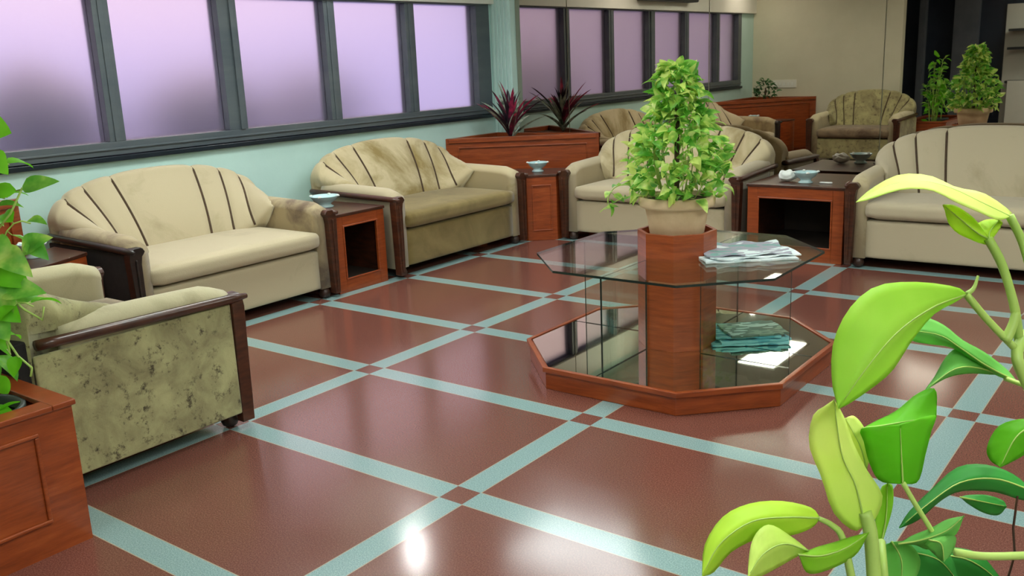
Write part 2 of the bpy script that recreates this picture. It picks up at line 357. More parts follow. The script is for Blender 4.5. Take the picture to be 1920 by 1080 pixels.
# ------------------------------------------------------------------ sofas
def arm_bm(side, L_, D):
    bm = bmesh.new(); xo = L_/2-.025; xi = L_/2-.15; rings = []
    n = 14
    for k in range(n+1):
        t = k/n; y = .03+(D-.2)*t; zt = .69+.02*sin(t*pi*.5) - (.035*(1-t*8) if t < .125 else 0)
        ring = []
        prof = [(xo, .075), (xo, zt-.07)]
        for a in range(0, 181, 20):
            ang = rad(a); cx = (xo+xi)/2; r = (xo-xi)/2+.006
            prof.append((cx+r*cos(ang), zt-.06+.06*sin(ang)))
        prof += [(xi, zt-.07), (xi, .075)]
        ring = [bm.verts.new((side*x, y, z)) for x, z in prof]; rings.append(ring)
    for a, b in zip(rings, rings[1:]):
        m = len(a)
        for i in range(m): bm.faces.new((a[i], a[(i+1) % m], b[(i+1) % m], b[i]))
    bm.faces.new(rings[0]); bm.faces.new(rings[-1][::-1])
    return bm
SEAMS = [-1, -.66, -.46, -.25, .25, .46, .66, 1]
def shellP(s, v, L_, D):
    f = s*pi/2; sn = math.copysign(abs(sin(f))**.92, s); a = abs(sin(f)); c = max(cos(f), 0)
    T = Vector(((L_/2-.04)*sn, D-.07-.10*a**5, .675+.275*c**.82))
    Bt = Vector(((L_/2-.17)*sn*(.93+.07*a), D-.30-(D-.30-.44)*a**5, .455+.20*a**7))
    p = Bt.lerp(T, v); return p
def shell_pt(s, v, L_, D):
    p = shellP(s, v, L_, D); e = .004
    ds = shellP(min(s+e, 1), v, L_, D)-shellP(max(s-e, -1), v, L_, D)
    dv = shellP(s, min(v+e, 1), L_, D)-shellP(s, max(v-e, 0), L_, D)
    n = ds.cross(dv)
    if n.length < 1e-9: n = Vector((0, -1, .5))
    n.normalize()
    if n.y > 0 and n.z < .3: n = -n
    if n.z < -.2: n = -n
    for k in range(7):
        if SEAMS[k] <= s <= SEAMS[k+1]+1e-9:
            t = (s-SEAMS[k])/(SEAMS[k+1]-SEAMS[k]); w = SEAMS[k+1]-SEAMS[k]
            bul = (1-(2*t-1)**(6 if w > .4 else 4))*.026; break
    return p+n*(bul*(.35+.65*min(1, v*3+.2))+.035*sin(pi*min(v*1.0, 1))*(.6)), n
def shell_bm(L_, D):
    bm = bmesh.new(); cols = []
    ss = []
    for k in range(7):
        m = 10 if SEAMS[k+1]-SEAMS[k] < .4 else 18
        ss += [SEAMS[k]+(SEAMS[k+1]-SEAMS[k])*i/m for i in range(m)]
    ss.append(1.0)
    for s in ss:
        col = []
        for i in range(11):
            p, n = shell_pt(s, i/10, L_, D); col.append(p)
        top = col[-1]; T = shellP(s, 1, L_, D); a = abs(sin(s*pi/2))
        yb = D+.0-.05*a**6; th = (yb-top.y)/2
        for q in (25, 55, 90, 130, 170):
            col.append(Vector((top.x, top.y+th-th*cos(rad(q)), top.z+.035*sin(rad(q)))))
        col.append(Vector((T.x, yb, .45))); col.append(Vector((T.x, yb, .09)))
        cols.append([bm.verts.new(p) for p in col])
    for A, C in zip(cols, cols[1:]):
        for i in range(len(A)-1): bm.faces.new((A[i], C[i], C[i+1], A[i+1]))
    bm.faces.new([c[0] for c in cols]+[c[-1] for c in cols][::-1])
    bm.faces.new(cols[0]); bm.faces.new(cols[-1][::-1])
    return bm
def rounded_box(x0, x1, y0, y1, z0, z1, r, crown=0, nx=16, ny=8):
    """cushion: superellipse-edged box with a slightly crowned top"""
    bm = bmesh.new()
    bmesh.ops.create_cube(bm, size=1)
    bmesh.ops.subdivide_edges(bm, edges=bm.edges, cuts=14, use_grid_fill=True)
    sx, sy, sz = (x1-x0), (y1-y0), (z1-z0)
    for v in bm.verts:
        p = Vector((v.co.x*sx, v.co.y*sy, v.co.z*sz))
        q = Vector((max(-sx/2+r, min(sx/2-r, p.x)), max(-sy/2+r, min(sy/2-r, p.y)), max(-sz/2+r, min(sz/2-r, p.z))))
        d = p-q
        if d.length > 1e-6: p = q+d.normalized()*min(r, d.length) if d.length > r else q+d
        if v.co.z > .2: p.z += crown*(1-(2*v.co.x)**4)*(1-(2*v.co.y)**2)
        v.co = p+Vector(((x0+x1)/2, (y0+y1)/2, (z0+z1)/2))
    return bm
def make_sofa(name, loc, rz, L_, D, f, label, back_black=False, seat=None, arms=(None, None), trims=(M_woodd, M_woodd), side=None, front=None):
    t = empty(name, loc, rz, label=label, cat='sofa')
    obj('base', rounded_box(-L_/2+.13, L_/2-.13, .035, D-.1, .075, .36, .018), front or f, t, smooth=True)
    obj('seat_cushion', rounded_box(-L_/2+.135, L_/2-.135, -.005, D-.24, .372, .50, .05, .012), seat or f, t, smooth=True)
    bk = obj('backrest', shell_bm(L_, D), f, t, smooth=True)
    if back_black:
        obj('back_panel', B(-L_/2+.04, L_/2-.04, D-.045, D+.005, .09, .66), M_backcloth, t, bevel=.01)
    for k in (1, 2, 3, 4, 5, 6):
        s = SEAMS[k]; pts = []
        for i in range(0, 12):
            p, n = shell_pt(s, min(i/10.5, 1), L_, D); pts.append(p+n*.005)
        pts.append(pts[-1]+Vector((0, .03, .025)))
        obj('piping', tube(bmesh.new(), pts, .0085, 6), M_piping, bk, smooth=True)
    for j, sd in enumerate((-1, 1)):
        tm = trims[j]
        obj('arm', arm_bm(sd, L_, D), arms[j] or side or f, t, smooth=True)
        # rail along the outer side
        bm = bmesh.new(); rings = []
        xo = L_/2+.004
        for k in range(13):
            q = k/12; y = -.045+(D-.02)*q; z = .618+.022*q
            hw = .024 if k else .012; hh = .022 if k else .012
            xs = xo-.018
            prof = [(xs+sd*0, 0)]
            ring = []
            for a in range(8):
                an = 2*pi*a/8; ring.append(bm.verts.new((sd*(xs+hw*cos(an)), y, z+hh*sin(an))))
            rings.append(ring)
        for a, b in zip(rings, rings[1:]):
            for i in range(8): bm.faces.new((a[i], a[(i+1) % 8], b[(i+1) % 8], b[i]))
        bm.faces.new(rings[0]); bm.faces.new(rings[-1][::-1])
        obj('arm_rail', bm, tm, t, smooth=True)
        # wooden front post with a rounded head
        out = []
        x1 = L_/2-.002; x0 = L_/2-.085
        pts = [(x0+.022, .03), (x1-.012, .03), (x1-.004, .35), (x1+.004, .58), (x1-.006, .622), (x1-.03, .638), (x1-.075, .64), (x0-.005, .632), (x0-.018, .612), (x0-.008, .598), (x0+.004, .585), (x0+.012, .54), (x0+.014, .35)]
        bm = bmesh.new()
        a = [bm.verts.new((sd*x, -.02, z)) for x, z in pts]; b = [bm.verts.new((sd*x, .045, z)) for x, z in pts]
        bm.faces.new(a); bm.faces.new(b[::-1])
        for i in range(len(pts)): bm.faces.new((a[i], b[i], b[(i+1) % len(pts)], a[(i+1) % len(pts)]))
        xm = (x0+x1)/2+.006
        box(bm, min(sd*(xm-.006), sd*(xm+.006)), max(sd*(xm-.006), sd*(xm+.006)), -.028, -.018, .06, .57)
        obj('front_post', bm, tm, t, bevel=.006)
    for sx_ in (-1, 1):
        for yy in (.06, D-.12):
            obj('foot', lathe(bmesh.new(), [(.012, .0), (.034, .012), (.042, .035), (.034, .06), (.02, .078)], (sx_*(L_/2-.1), yy, 0), 16), M_foot, t, smooth=True)
    return t
H = pi/2
make_sofa('sofa', (-1.40, 1.195, 0), H, 1.60, .98, F_beige, 'beige channel-back sofa under the left window panes with a blackened left arm post', arms=(F_soil, F_soil), trims=(M_woodb, M_woodd))
make_sofa('sofa', (-1.36, 3.40, 0), H, 1.68, 1.0, F_cream, 'cream sofa under the right window panes with an olive-stained seat and front', seat=F_olive, front=F_olive, arms=(F_beige, F_cream))
make_sofa('sofa', (-.28, 4.49, 0), rad(1.0), 1.72, .86, F_cream, 'cream channel-back sofa right behind the potted plant of the glass table', seat=F_beige, front=F_beige, arms=(F_beige, F_beige))
make_sofa('sofa', (2.27, 4.47, 0), rad(1.5), 1.70, .86, F_beige4, 'greyish beige sofa against the mirror at the right edge of the photo', arms=(F_cream, F_beige4))
make_sofa('sofa', (-.51, .03, 0), pi, 1.27, .98, F_grey, 'scuffed grey-green sofa seen from its side at the left, beside the wooden planter', back_black=True, seat=F_greyseat, arms=(F_greyarm, F_greyarm), side=F_grey)
# the side panel of the worn sofa keeps its scuffed cloth
o = [c for c in bpy.data.objects if c.name.startswith('sofa') and c['label'].startswith('scuffed')][0]
obj('side_cloth', B(-.635+.012, -.635+.03, .045, .93, .078, .6), F_grey, o, bevel=.008)
o = [c for c in bpy.data.objects if c.name.startswith('sofa') and 'blackened' in c['label']][0]
obj('side_cloth', B(-.80+.010, -.80+.03, .045, .93, .078, .6), M_backcloth, o, bevel=.008)

# ------------------------------------------------------------------ cabinets between the sofas
def cube_cabinet(loc, rz, w, d, h, label, fr=.075):
    t = empty('side_cabinet', loc, rz, label=label, cat='side table', group='open cube side cabinets')
    bm = bmesh.new()
    for a in ((-w/2, -w/2+fr, 0, h), (w/2-fr, w/2, 0, h)): box(bm, a[0], a[1], 0, .03, a[2], a[3])
    box(bm, -w/2+fr, w/2-fr, 0, .03, 0, fr+.02); box(bm, -w/2+fr, w/2-fr, 0, .03, h-fr*.9, h)
    obj('front_frame', bm, M_wood, t, bevel=.003)
    bm = bmesh.new()
    e = .012
    xa, xb, za, zb = -w/2+fr, w/2-fr, fr+.02, h-fr*.9
    box(bm, xa, xb, -.006, .004, za, za+e); box(bm, xa, xb, -.006, .004, zb-e, zb); box(bm, xa, xa+e, -.006, .004, za+e, zb-e); box(bm, xb-e, xb, -.006, .004, za+e, zb-e)
    obj('moulding', bm, M_wood, t, bevel=.003)
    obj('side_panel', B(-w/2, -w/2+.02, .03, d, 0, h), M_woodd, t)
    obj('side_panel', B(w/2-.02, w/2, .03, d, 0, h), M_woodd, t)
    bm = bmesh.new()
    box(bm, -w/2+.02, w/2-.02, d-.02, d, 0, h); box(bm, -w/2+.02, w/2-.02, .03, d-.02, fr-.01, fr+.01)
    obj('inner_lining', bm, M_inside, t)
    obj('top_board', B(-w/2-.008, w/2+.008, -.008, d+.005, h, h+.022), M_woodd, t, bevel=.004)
    return t
cube_cabinet((-1.43, 2.265, 0), H, .50, .62, .565, 'open cube cabinet of red wood between the two window sofas')
cube_cabinet((1.01, 4.52, 0), 0, .76, .78, .565, 'wide open cube cabinet of red wood before the mirror, with bowl and cloth', .085)
def corner_table(pts, label, fr_edge):
    t = empty('corner_table', (pts[0][0], pts[0][1], 0), label=label, cat='side table', group='corner side tables')
    ox, oy = pts[0]
    q = [(x-ox, y-oy) for x, y in pts]
    obj('cabinet_body', prism(bmesh.new(), q, 0, .58), M_wood, t, bevel=.003)
    c = Vector((sum(a[0] for a in q)/len(q), sum(a[1] for a in q)/len(q)))
    obj('top_board', prism(bmesh.new(), [tuple(c+(Vector(a)-c)*1.02) for a in q], .58, .602), M_woodd, t, bevel=.003)
    a, b = Vector((*q[fr_edge[0]], 0)), Vector((*q[fr_edge[1]], 0)); e = (b-a); Ln = e.length; e.normalize(); n = Vector((e.y, -e.x, 0))
    if n.dot(Vector((c.x, c.y, 0))-a) > 0: n = -n
    bm = bmesh.new()
    def bar(s0, s1, z0, z1):
        v = []
        for z in (z0, z1):
            for s, k in ((s0, -.002), (s1, -.002), (s1, .01), (s0, .01)): v.append(bm.verts.new(a+e*s+n*k+Vector((0, 0, z))))
        for f in ((0, 1, 2, 3), (4, 5, 6, 7), (0, 1, 5, 4), (1, 2, 6, 5), (2, 3, 7, 6), (3, 0, 4, 7)): bm.faces.new([v[i] for i in f])
    m = Ln*.17
    bar(m, Ln-m, .09, .10); bar(m, Ln-m, .50, .51); bar(m, m+.01, .10, .50); bar(Ln-m-.01, Ln-m, .10, .50)
    obj('panel_moulding', bm, M_wood, t, bevel=.002)
    return t
corner_table([(-1.37, 4.28), (-1.17, 4.46), (-1.17, 5.0), (-1.86, 4.62), (-1.86, 4.28)], 'small corner cabinet with a panelled angled front, below the far corner planter', (0, 1))
corner_table([(-1.76, .34), (-2.14, .34), (-1.72, -.46), (-1.5, -.46), (-1.5, -.2)], 'corner cabinet behind the worn sofa arm, partly hidden by vine leaves', (0, 4))

# ------------------------------------------------------------------ corner planters
def corner_planter(A, Bp, Cc, h, label, plants=True):
    """triangular planter: A and Bp are the ends of the diagonal front, Cc the room corner"""
    t = empty('corner_planter', (*A, 0), label=label, cat='planter', group='triangular wooden corner planters')
    A, Bp, Cc = Vector((*A, 0)), Vector((*Bp, 0)), Vector((*Cc, 0)); O = A.copy()
    cen = (A+Bp+Cc)/3
    def inset(p, k): return p+(cen-p)*k
    bm = bmesh.new(); out = [A-O, Bp-O, Cc-O]; inn = [inset(p, .12)-O for p in (A, Bp, Cc)]
    z = [0, h]
    vo = [[bm.verts.new(p+Vector((0, 0, k))) for p in out] for k in (0, h)]
    vi = [[bm.verts.new(p+Vector((0, 0, k))) for p in inn] for k in (h-.14, h)]
    for i in range(3):
        j = (i+1) % 3
        bm.faces.new((vo[0][i], vo[0][j], vo[1][j], vo[1][i])); bm.faces.new((vo[1][i], vo[1][j], vi[1][j], vi[1][i])); bm.faces.new((vi[1][i], vi[1][j], vi[0][j], vi[0][i]))
    bm.faces.new(vo[0][::-1]); bm.faces.new(vi[0])
    obj('planter_box', bm, M_wood, t, bevel=.004)
    # lip and panel lines on the diagonal front
    e = (Bp-A); Ln = e.length; e.normalize(); n = Vector((e.y, -e.x, 0))
    if n.dot(cen-A) > 0: n = -n
    bm = bmesh.new()
    def bar(s0, s1, z0, z1, th=.014):
        v = []
        for zz in (z0, z1):
            for s, k in ((s0, -.001), (s1, -.001), (s1, th), (s0, th)): v.append(bm.verts.new(A-O+e*s+n*k+Vector((0, 0, zz))))
        for f in ((0, 1, 2, 3), (4, 5, 6, 7), (0, 1, 5, 4), (1, 2, 6, 5), (2, 3, 7, 6), (3, 0, 4, 7)): bm.faces.new([v[i] for i in f])
    bar(.03, Ln-.03, h-.045, h, .02); bar(.12, Ln-.12, h-.10, h-.09); bar(.12, Ln-.12, .12, .13); bar(.12, .13, .13, h-.10); bar(Ln-.13, Ln-.12, .13, h-.10)
    obj('front_moulding', bm, M_wood, t, bevel=.003)
    bm = bmesh.new(); s_ = [inset(p, .125)-O for p in (A, Bp, Cc)]
    v = [bm.verts.new(p+Vector((0, 0, h-.05))) for p in s_]; v2 = [bm.verts.new(p+Vector((0, 0, h-.135))) for p in s_]
    bm.faces.new(v); bm.faces.new(v2[::-1])
    for i in range(3): bm.faces.new((v2[i], v2[(i+1) % 3], v[(i+1) % 3], v[i]))
    obj('soil', bm, M_soil, t)
    return t
corner_planter((WX+.005, 4.50), (-1.28, MY-.012), (WX+.005, MY-.1), .89, 'triangular red wood planter in the far corner holding the purple strap-leaf plant')
corner_planter((WX+.02, .33), (-1.46, BY+.005), (WX+.02, BY+.005), .89, 'triangular red wood planter at the left edge, between window wall and near wall')

# ------------------------------------------------------------------ leaves
def leaf(bm, base, tip, nrm, width, bend=.12, fold=.25, nl=8, nw=4, shape='heart', wave=0, twist=0, mi=0, th=0):
    base, tip = Vector(base), Vector(tip); ax = tip-base; Ln = ax.length; ax.normalize()
    n = Vector(nrm); n = n-ax*n.dot(ax)
    if n.length < 1e-4: n = ax.orthogonal()
    n.normalize(); sd = ax.cross(n)
    rows = []
    for i in range(nl+1):
        t = i/nl
        if shape == 'heart': w = (sin(pi*min(t**.62, 1)))**.75*(1-.25*t)+(.18 if 0 < t < .12 else 0)
        elif shape == 'oval': w = sin(pi*t**.85)**.8
        else: w = (1-t)**.55*(.45+.55*min(1, t*4))
        if i == nl: w = 0.0
        if i == 0 and shape != 'strap': w = .16
        w *= width/2
        c = base+ax*Ln*t+n*(bend*Ln*4*t*(1-t))
        a = twist*t; s2 = sd*cos(a)+n*sin(a); n2 = n*cos(a)-sd*sin(a)
        row = []
        for j in range(-nw//2, nw//2+1):
            q = j/(nw/2)
            row.append(bm.verts.new(c+s2*(w*q*cos(fold*abs(q)))+n2*(w*abs(q)*sin(fold)+wave*width*sin(t*9+q*3)*abs(q))))
        rows.append(row)
    for a, b in zip(rows, rows[1:]):
        for j in range(len(a)-1):
            f = bm.faces.new((a[j], a[j+1], b[j+1], b[j])); f.smooth = True; f.material_index = mi
    return bm
def rv(): 
    while 1:
        v = Vector((random.uniform(-1, 1), random.uniform(-1, 1), random.uniform(-1, 1)))
        if .1 < v.length < 1: return v.normalized()
def bush(center, h, prof, n, size, nm, out=.5, droop=.3):
    """leaves scattered over a body of revolution; prof(t) = radius at height fraction t"""
    bm = bmesh.new(); c = Vector(center)
    for i in range(n):
        t = random.random()**1.05; a = random.uniform(0, 2*pi); r = prof(t)*random.uniform(.55, 1.0)
        p = c+Vector((r*cos(a), r*sin(a), h*t))
        d = Vector((cos(a), sin(a), random.uniform(-.6, .7)))+rv()*.7; d.normalize()
        L_ = size*random.uniform(.6, 1.15)
        nr = Vector((cos(a)*.6, sin(a)*.6, .8))+rv()*.6
        leaf(bm, p, p+d*L_, nr, L_*random.uniform(.55, .75), random.uniform(-.05, droop), random.uniform(.1, .6), 6, 4, mi=random.choice(nm))
    return bm

# table plant ------------------------------------------------------
TC = Vector((1.373, 1.853, 0))
tb = empty('glass_coffee_table', TC, label='octagonal glass-topped table with mirrored shelf and red wood base in the middle', cat='table')
def octo(w, c): return [(-c, -w), (c, -w), (w, -c), (w, c), (c, w), (-c, w), (-w, c), (-w, -c)]
obj('plinth', prism(bmesh.new(), octo(.715, .36), 0, .102), M_wood, tb, bevel=.004)
bm = bmesh.new(); o1 = octo(.728, .368); o2 = octo(.705, .356)
va = [bm.verts.new((x, y, .09)) for x, y in o1]; vb = [bm.verts.new((x, y, .116)) for x, y in o1]; vc = [bm.verts.new((x, y, .116)) for x, y in o2]; vd = [bm.verts.new((x, y, .09)) for x, y in o2]
for i in range(8):
    j = (i+1) % 8
    for p, q in ((va, vb), (vb, vc), (vc, vd), (vd, va)): bm.faces.new((p[i], p[j], q[j], q[i]))
obj('plinth_rim', bm, M_wood, tb, bevel=.003)
obj('mirror_shelf', prism(bmesh.new(), octo(.7, .352), .103, .111), M_shelfmirror, tb)
for a in ((-.075, -.072, -.7, -.19), (.072, .075, .19, .7), (-.7, -.19, .072, .075), (.19, .7, .09, .093)): obj('shelf_joint', B(*a, .111, .1125), M_gedge, tb)
pr = [(.205*cos(rad(22.5+45*k)), .205*sin(rad(22.5+45*k))) for k in range(8)]
bm = prism(bmesh.new(), pr, .111, .685)
po = [(x*1.0, y*1.0) for x, y in pr]; pi_ = [(x*.9, y*.9) for x, y in pr]
obj('pedestal_column', bm, M_wood, tb, bevel=.002)
bm = bmesh.new()
r0 = [[bm.verts.new((x, y, z)) for x, y in q] for q, z in ((pr, .685), (pr, .722), (pi_, .722), (pi_, .685))]
for a, b in zip(r0, r0[1:]):
    for i in range(8): bm.faces.new((a[i], a[(i+1) % 8], b[(i+1) % 8], b[i]))
obj('column_collar', bm, M_wood, tb, bevel=.002)
# glass top with an opening for the column
bm = bmesh.new(); ow, oc = .662, .335
og = octo(ow, oc); ig = [(x*1.01, y*1.01) for x, y in [pr[(k+5) % 8] for k in range(8)]]
lay = []
for z in (.588, .600):
    lay.append(([bm.verts.new((x, y, z)) for x, y in og], [bm.verts.new((x, y, z)) for x, y in ig]))
for (O_, I_) in lay:
    for i in range(8):
        j = (i+1) % 8; bm.faces.new((O_[i], O_[j], I_[j], I_[i]))
for i in range(8):
    j = (i+1) % 8; f = bm.faces.new((lay[0][0][i], lay[0][0][j], lay[1][0][j], lay[1][0][i])); f.material_index = 1
obj('glass_top', bm, [M_glass, M_gedge], tb)
# glass fins carrying the top
def fin(x0, x1, y0, y1):
    bm = B(x0, x1, y0, y1, .1125, .588)
    for f in bm.faces:
        c = f.calc_center_median()
        if f.calc_area() < .02: f.material_index = 1
    return obj('glass_support', bm, [M_glass, M_gedge], tb)
fin(-.078, -.068, -.64, -.20); fin(.068, .078, .20, .62); fin(-.62, -.20, .068, .078); 
fin(.20, .665, -.135, -.125)

pot = empty('potted_money_plant', TC+Vector((0, 0, .686)), label='tall leafy green and yellow vine in a pale pot on the table pedestal', cat='plant')
pt = obj('pot', lathe(bmesh.new(), [(.125, 0), (.14, .02), (.155, .11), (.163, .148), (.163, .156), (.190, .160), (.196, .172), (.196, .205), (.188, .214), (.174, .212), (.168, .19), (.16, .18)], n=48, close=False), M_terra, pot, smooth=True)
obj('soil', lathe(bmesh.new(), [(.13, .15), (.168, .19), (.10, .196), (.0, .2)], n=32, close=False), M_soil, pt)
obj('moss_pole', lathe(bmesh.new(), [(.013, .15), (.013, .62), (.009, .66)], n=12), M_soil, pot)
pf = lambda t: .20*(1-t)**.6*(.8+.5*sin(pi*min(1, t*1.6)))+.035
bm = bush((0, 0, .2), .66, pf, 720, .088, [0, 0, 0, 1, 1, 2])
# trailing vines to the left and right of the pot
def vine(bm, sb, pts, size, nlv, mi=(0, 1)):
    tube(sb, pts, .0028, 5)
    for k in range(nlv):
        p = Vector(pts[int((k+.6)/nlv*(len(pts)-1))]); d = rv(); d.z = d.z*.5-.15; d.normalize(); s = size*random.uniform(.7, 1.1)
        q = p+d*.02; tube(sb, [p, q], .0018, 4)
        leaf(bm, q, q+d*s, Vector((0, 0, 1))+rv()*.7, s*.66, .12, .3, 6, 4, mi=random.choice(mi))
sb = bmesh.new()
R3 = RT.copy(); R3.z = 0; R3.normalize(); F3 = Vector((FW.x, FW.y, 0)).normalized()
vine(bm, sb, curve3((-.1, -.02, .2), -R3*.34+Vector((0, 0, .36)), -R3*.36+Vector((0, 0, .18)), 14), .075, 9)
vine(bm, sb, curve3((-.1, -.02, .2), -R3*.25+Vector((0, 0, .26)), -R3*.40+Vector((0, 0, .14)), 14), .07, 7)
vine(bm, sb, curve3((.05, 0, .5), R3*.18+Vector((0, 0, .62)), R3*.25+Vector((0, 0, .56)), 10), .08, 2)
vine(bm, sb, curve3((.1, 0, .2), R3*.22+Vector((0, 0, .42)), R3*.24+Vector((0, 0, .30)), 10), .07, 6)
for s_, e_ in (((.0, 0, .55), (.05, .02, .86)), ((0, 0, .5), (-.03, .03, .78)), ((.02, 0, .5), (.12, .05, .76)), ((0, 0, .5), (-.09, -.04, .72))):
    vine(bm, sb, curve3(s_, ((s_[0]+e_[0])/2-.02, (s_[1]+e_[1])/2, .74), e_, 8), .085, 7, (0, 0, 1))
leaf(bm, (.045, .02, .82), Vector((.045, .02, .82))+R3*.05+Vector((0, 0, .07)), F3*-1, .035, .2, .3, 6, 4, mi=2)
for k in range(14):
    a = random.uniform(0, 2*pi); tube(sb, curve3((.06*cos(a), .06*sin(a), .19), (.16*cos(a), .16*sin(a), .4), (.10*cos(a+.5), .10*sin(a+.5), .66), 8), .003, 5)
obj('foliage', bm, [G_var, G_var2, G_pale], pot, recalc=False)
obj('stems', sb, G_stem, pot, smooth=True)

# strap-leaved purple plants in the far planter ---------------------
def strap_plant(loc, n, L0, mats_, mi, label, wd=.055, seed=1, silver=0):
    random.seed(seed)
    t = empty('strap_leaf_plant', loc, label=label, cat='plant')
    bm = bmesh.new()
    for k in range(n):
        a = 2*pi*k/n*2.4+random.uniform(-.2, .2); el = rad(random.uniform(25, 85)); L_ = L0*random.uniform(.7, 1.1)
        d = Vector((cos(a)*cos(el), sin(a)*cos(el), sin(el)))
        b = Vector((cos(a)*.015, sin(a)*.015, .02+.08*random.random()))
        leaf(bm, b, b+d*L_, Vector((-cos(a)*sin(el), -sin(a)*sin(el), cos(el))), wd*random.uniform(.8, 1.2), .07, .55, 8, 2, 'strap', mi=random.choice(mi))
    obj('leaves', bm, mats_, t, recalc=False)
    obj('stem', lathe(bmesh.new(), [(.014, -.05), (.012, .1), (.004, .14)], n=10), M_woodd, t)
    return t
strap_plant((-2.02, 4.93, .84), 34, .48, [G_purple, G_silver, G_plum], [0, 0, 0, 1, 1, 2], 'pink and silver streaked strap-leaf plant in the far corner planter', .085, 3)
random.seed(11)
t = empty('leafy_shrub', (-2.12, -.86, .84), label='small dark green shrub on the left corner planter, seen only in the mirror', cat='plant')
obj('foliage', bush((0, 0, .06), .26, lambda t: .17*sin(pi*(.25+.7*t)), 90, .085, [0]), [G_bushd], t, recalc=False)
obj('stem', lathe(bmesh.new(), [(.012, -.05), (.01, .2)], n=8), M_woodd, t)

# ------------------------------------------------------------------ near wooden planter with pots and vines
px0, px1, py0, py1, ph = -.10, .49, -2.3, -.97, .53
pl = empty('rectangular_planter', ((px0+px1)/2, (py0+py1)/2, 0), label='large panelled red wood planter in the bottom left foreground', cat='planter')
hx, hy = (px1-px0)/2, (py1-py0)/2
bm = bmesh.new()
for a in ((-hx, hx, -hy, -hy+.05), (-hx, hx, hy-.05, hy), (-hx, -hx+.05, -hy+.05, hy-.05), (hx-.05, hx, -hy+.05, hy-.05)): box(bm, *a, 0, ph-.02)
box(bm, -hx+.05, hx-.05, -hy+.05, hy-.05, 0, .30)
obj('planter_box', bm, M_wood, pl)
bm = bmesh.new()
for a in ((-hx-.012, hx+.012, -hy-.012, -hy+.07), (-hx-.012, hx+.012, hy-.07, hy+.012), (-hx-.012, -hx+.07, -hy+.07, hy-.07), (hx-.07, hx+.012, -hy+.07, hy-.07)): box(bm, *a, ph-.02, ph)
obj('rim', bm, M_wood, pl, bevel=.004)
bm = bmesh.new()
for y0, y1 in ((-hy+.13, -.04), (.04, hy-.13)):
    for b in ((y0, y1, .12, .134), (y0, y1, .436, .45), (y0, y0+.014, .134, .436), (y1-.014, y1, .134, .436)): box(bm, hx, hx+.012, *b)
obj('panel_moulding', bm, M_wood, pl, bevel=.004)
M_potb = noisy('black_pot', [(.3, s2l(48, 56, 52)), (.7, s2l(66, 76, 70))], scale=12, rough=.45)
def vine_plant(loc, label, seed, n, spread, h, name='trailing_vine_plant', size=.10):
    random.seed(seed)
    t = empty(name, loc, label=label, cat='plant')
    obj('pot', lathe(bmesh.new(), [(.10, 0), (.125, .01), (.150, .17), (.158, .20), (.158, .215), (.142, .215), (.136, .19), (.13, .18)], n=36, close=False), M_potb, t, smooth=True)
    obj('soil', lathe(bmesh.new(), [(.134, .17), (.06, .178), (0, .18)], n=24, close=False), M_soil, t)
    bm = bmesh.new(); sb = bmesh.new()
    for k in range(n):
        a = random.uniform(0, 2*pi); r = random.uniform(.08, spread); z = random.uniform(.55, h)
        vine(bm, sb, curve3((.05*cos(a), .05*sin(a), .18), (r*.5*cos(a), r*.5*sin(a), z+.1), (r*cos(a), r*sin(a), z), 10), size, 8)
    return t, bm, sb
vp, bm, sb = vine_plant((.26, -1.19, .302), 'variegated climbing vine in a black pot in the foreground planter at the left edge', 21, 17, .27, 1.15)
O = Vector((.26, -1.19, .302))
def L2(u0, v0, u1, v1, d0, w, d1=None, nr=None, mi=0, **k):
    a = P(u0, v0, d0)-O; b = P(u1, v1, d1 or d0)-O
    n_ = -FW+UP*.5 if nr is None else nr
    leaf(bm, a, b, n_, w, mi=mi, nl=8, nw=4, **k)
def stem(pts, r=.004, orig=None):
    tube(sb, [P(*p)-(orig or O) for p in pts], r, 6)
D_ = 3.1
L2(-35, 245, 22, 250, D_, .14, mi=1, bend=.05); L2(-20, 290, 16, 328, D_, .09, mi=1)
L2(42, 352, 112, 340, D_, .075, mi=0, fold=.2, bend=.05); L2(30, 358, -30, 372, D_, .07, mi=1)
L2(42, 470, 100, 445, D_, .09, mi=0); L2(52, 452, 92, 488, D_, .07, mi=0)
L2(-10, 500, 55, 540, D_, .13, mi=1); L2(0, 470, 62, 520, D_, .10, mi=0); L2(5, 545, 88, 550, D_, .10, mi=0); L2(-20, 560, 40, 605, D_, .12, mi=1); L2(-5, 600, 18, 640, D_, .08, mi=0)
L2(34, 668, 26, 708, D_, .06, mi=1); L2(-15, 445, 30, 500, D_, .09, mi=0); L2(10, 520, 22, 600, D_, .1, mi=0)
stem([(42, 352, D_), (20, 400, D_), (-20, 450, D_)]); stem([(-5, 590, D_), (15, 640, D_), (34, 668, D_), (60, 690, D_), (58, 706, D_)], .004)
stem([(5, 545, D_), (45, 580, D_), (80, 600, D_), (82, 575, D_)]); stem([(30, 358, D_), (60, 350, D_)], .003); stem([(12, 640, D_), (20, 665, D_), (12, 655, D_)], .003)
stem([(40, 475, D_), (10, 470, D_), (-20, 520, D_)])
obj('foliage', bm, [G_var2, G_green], vp, recalc=False); obj('stems', sb, G_stem, vp, smooth=True)
vp, bm, sb = vine_plant((.17, -1.85, .302), 'second leafy vine pot in the foreground planter, further from the worn sofa', 25, 9, .2, .75)
obj('foliage', bm, [G_bushd, G_var2], vp, recalc=False); obj('stems', sb, G_stem, vp, smooth=True)

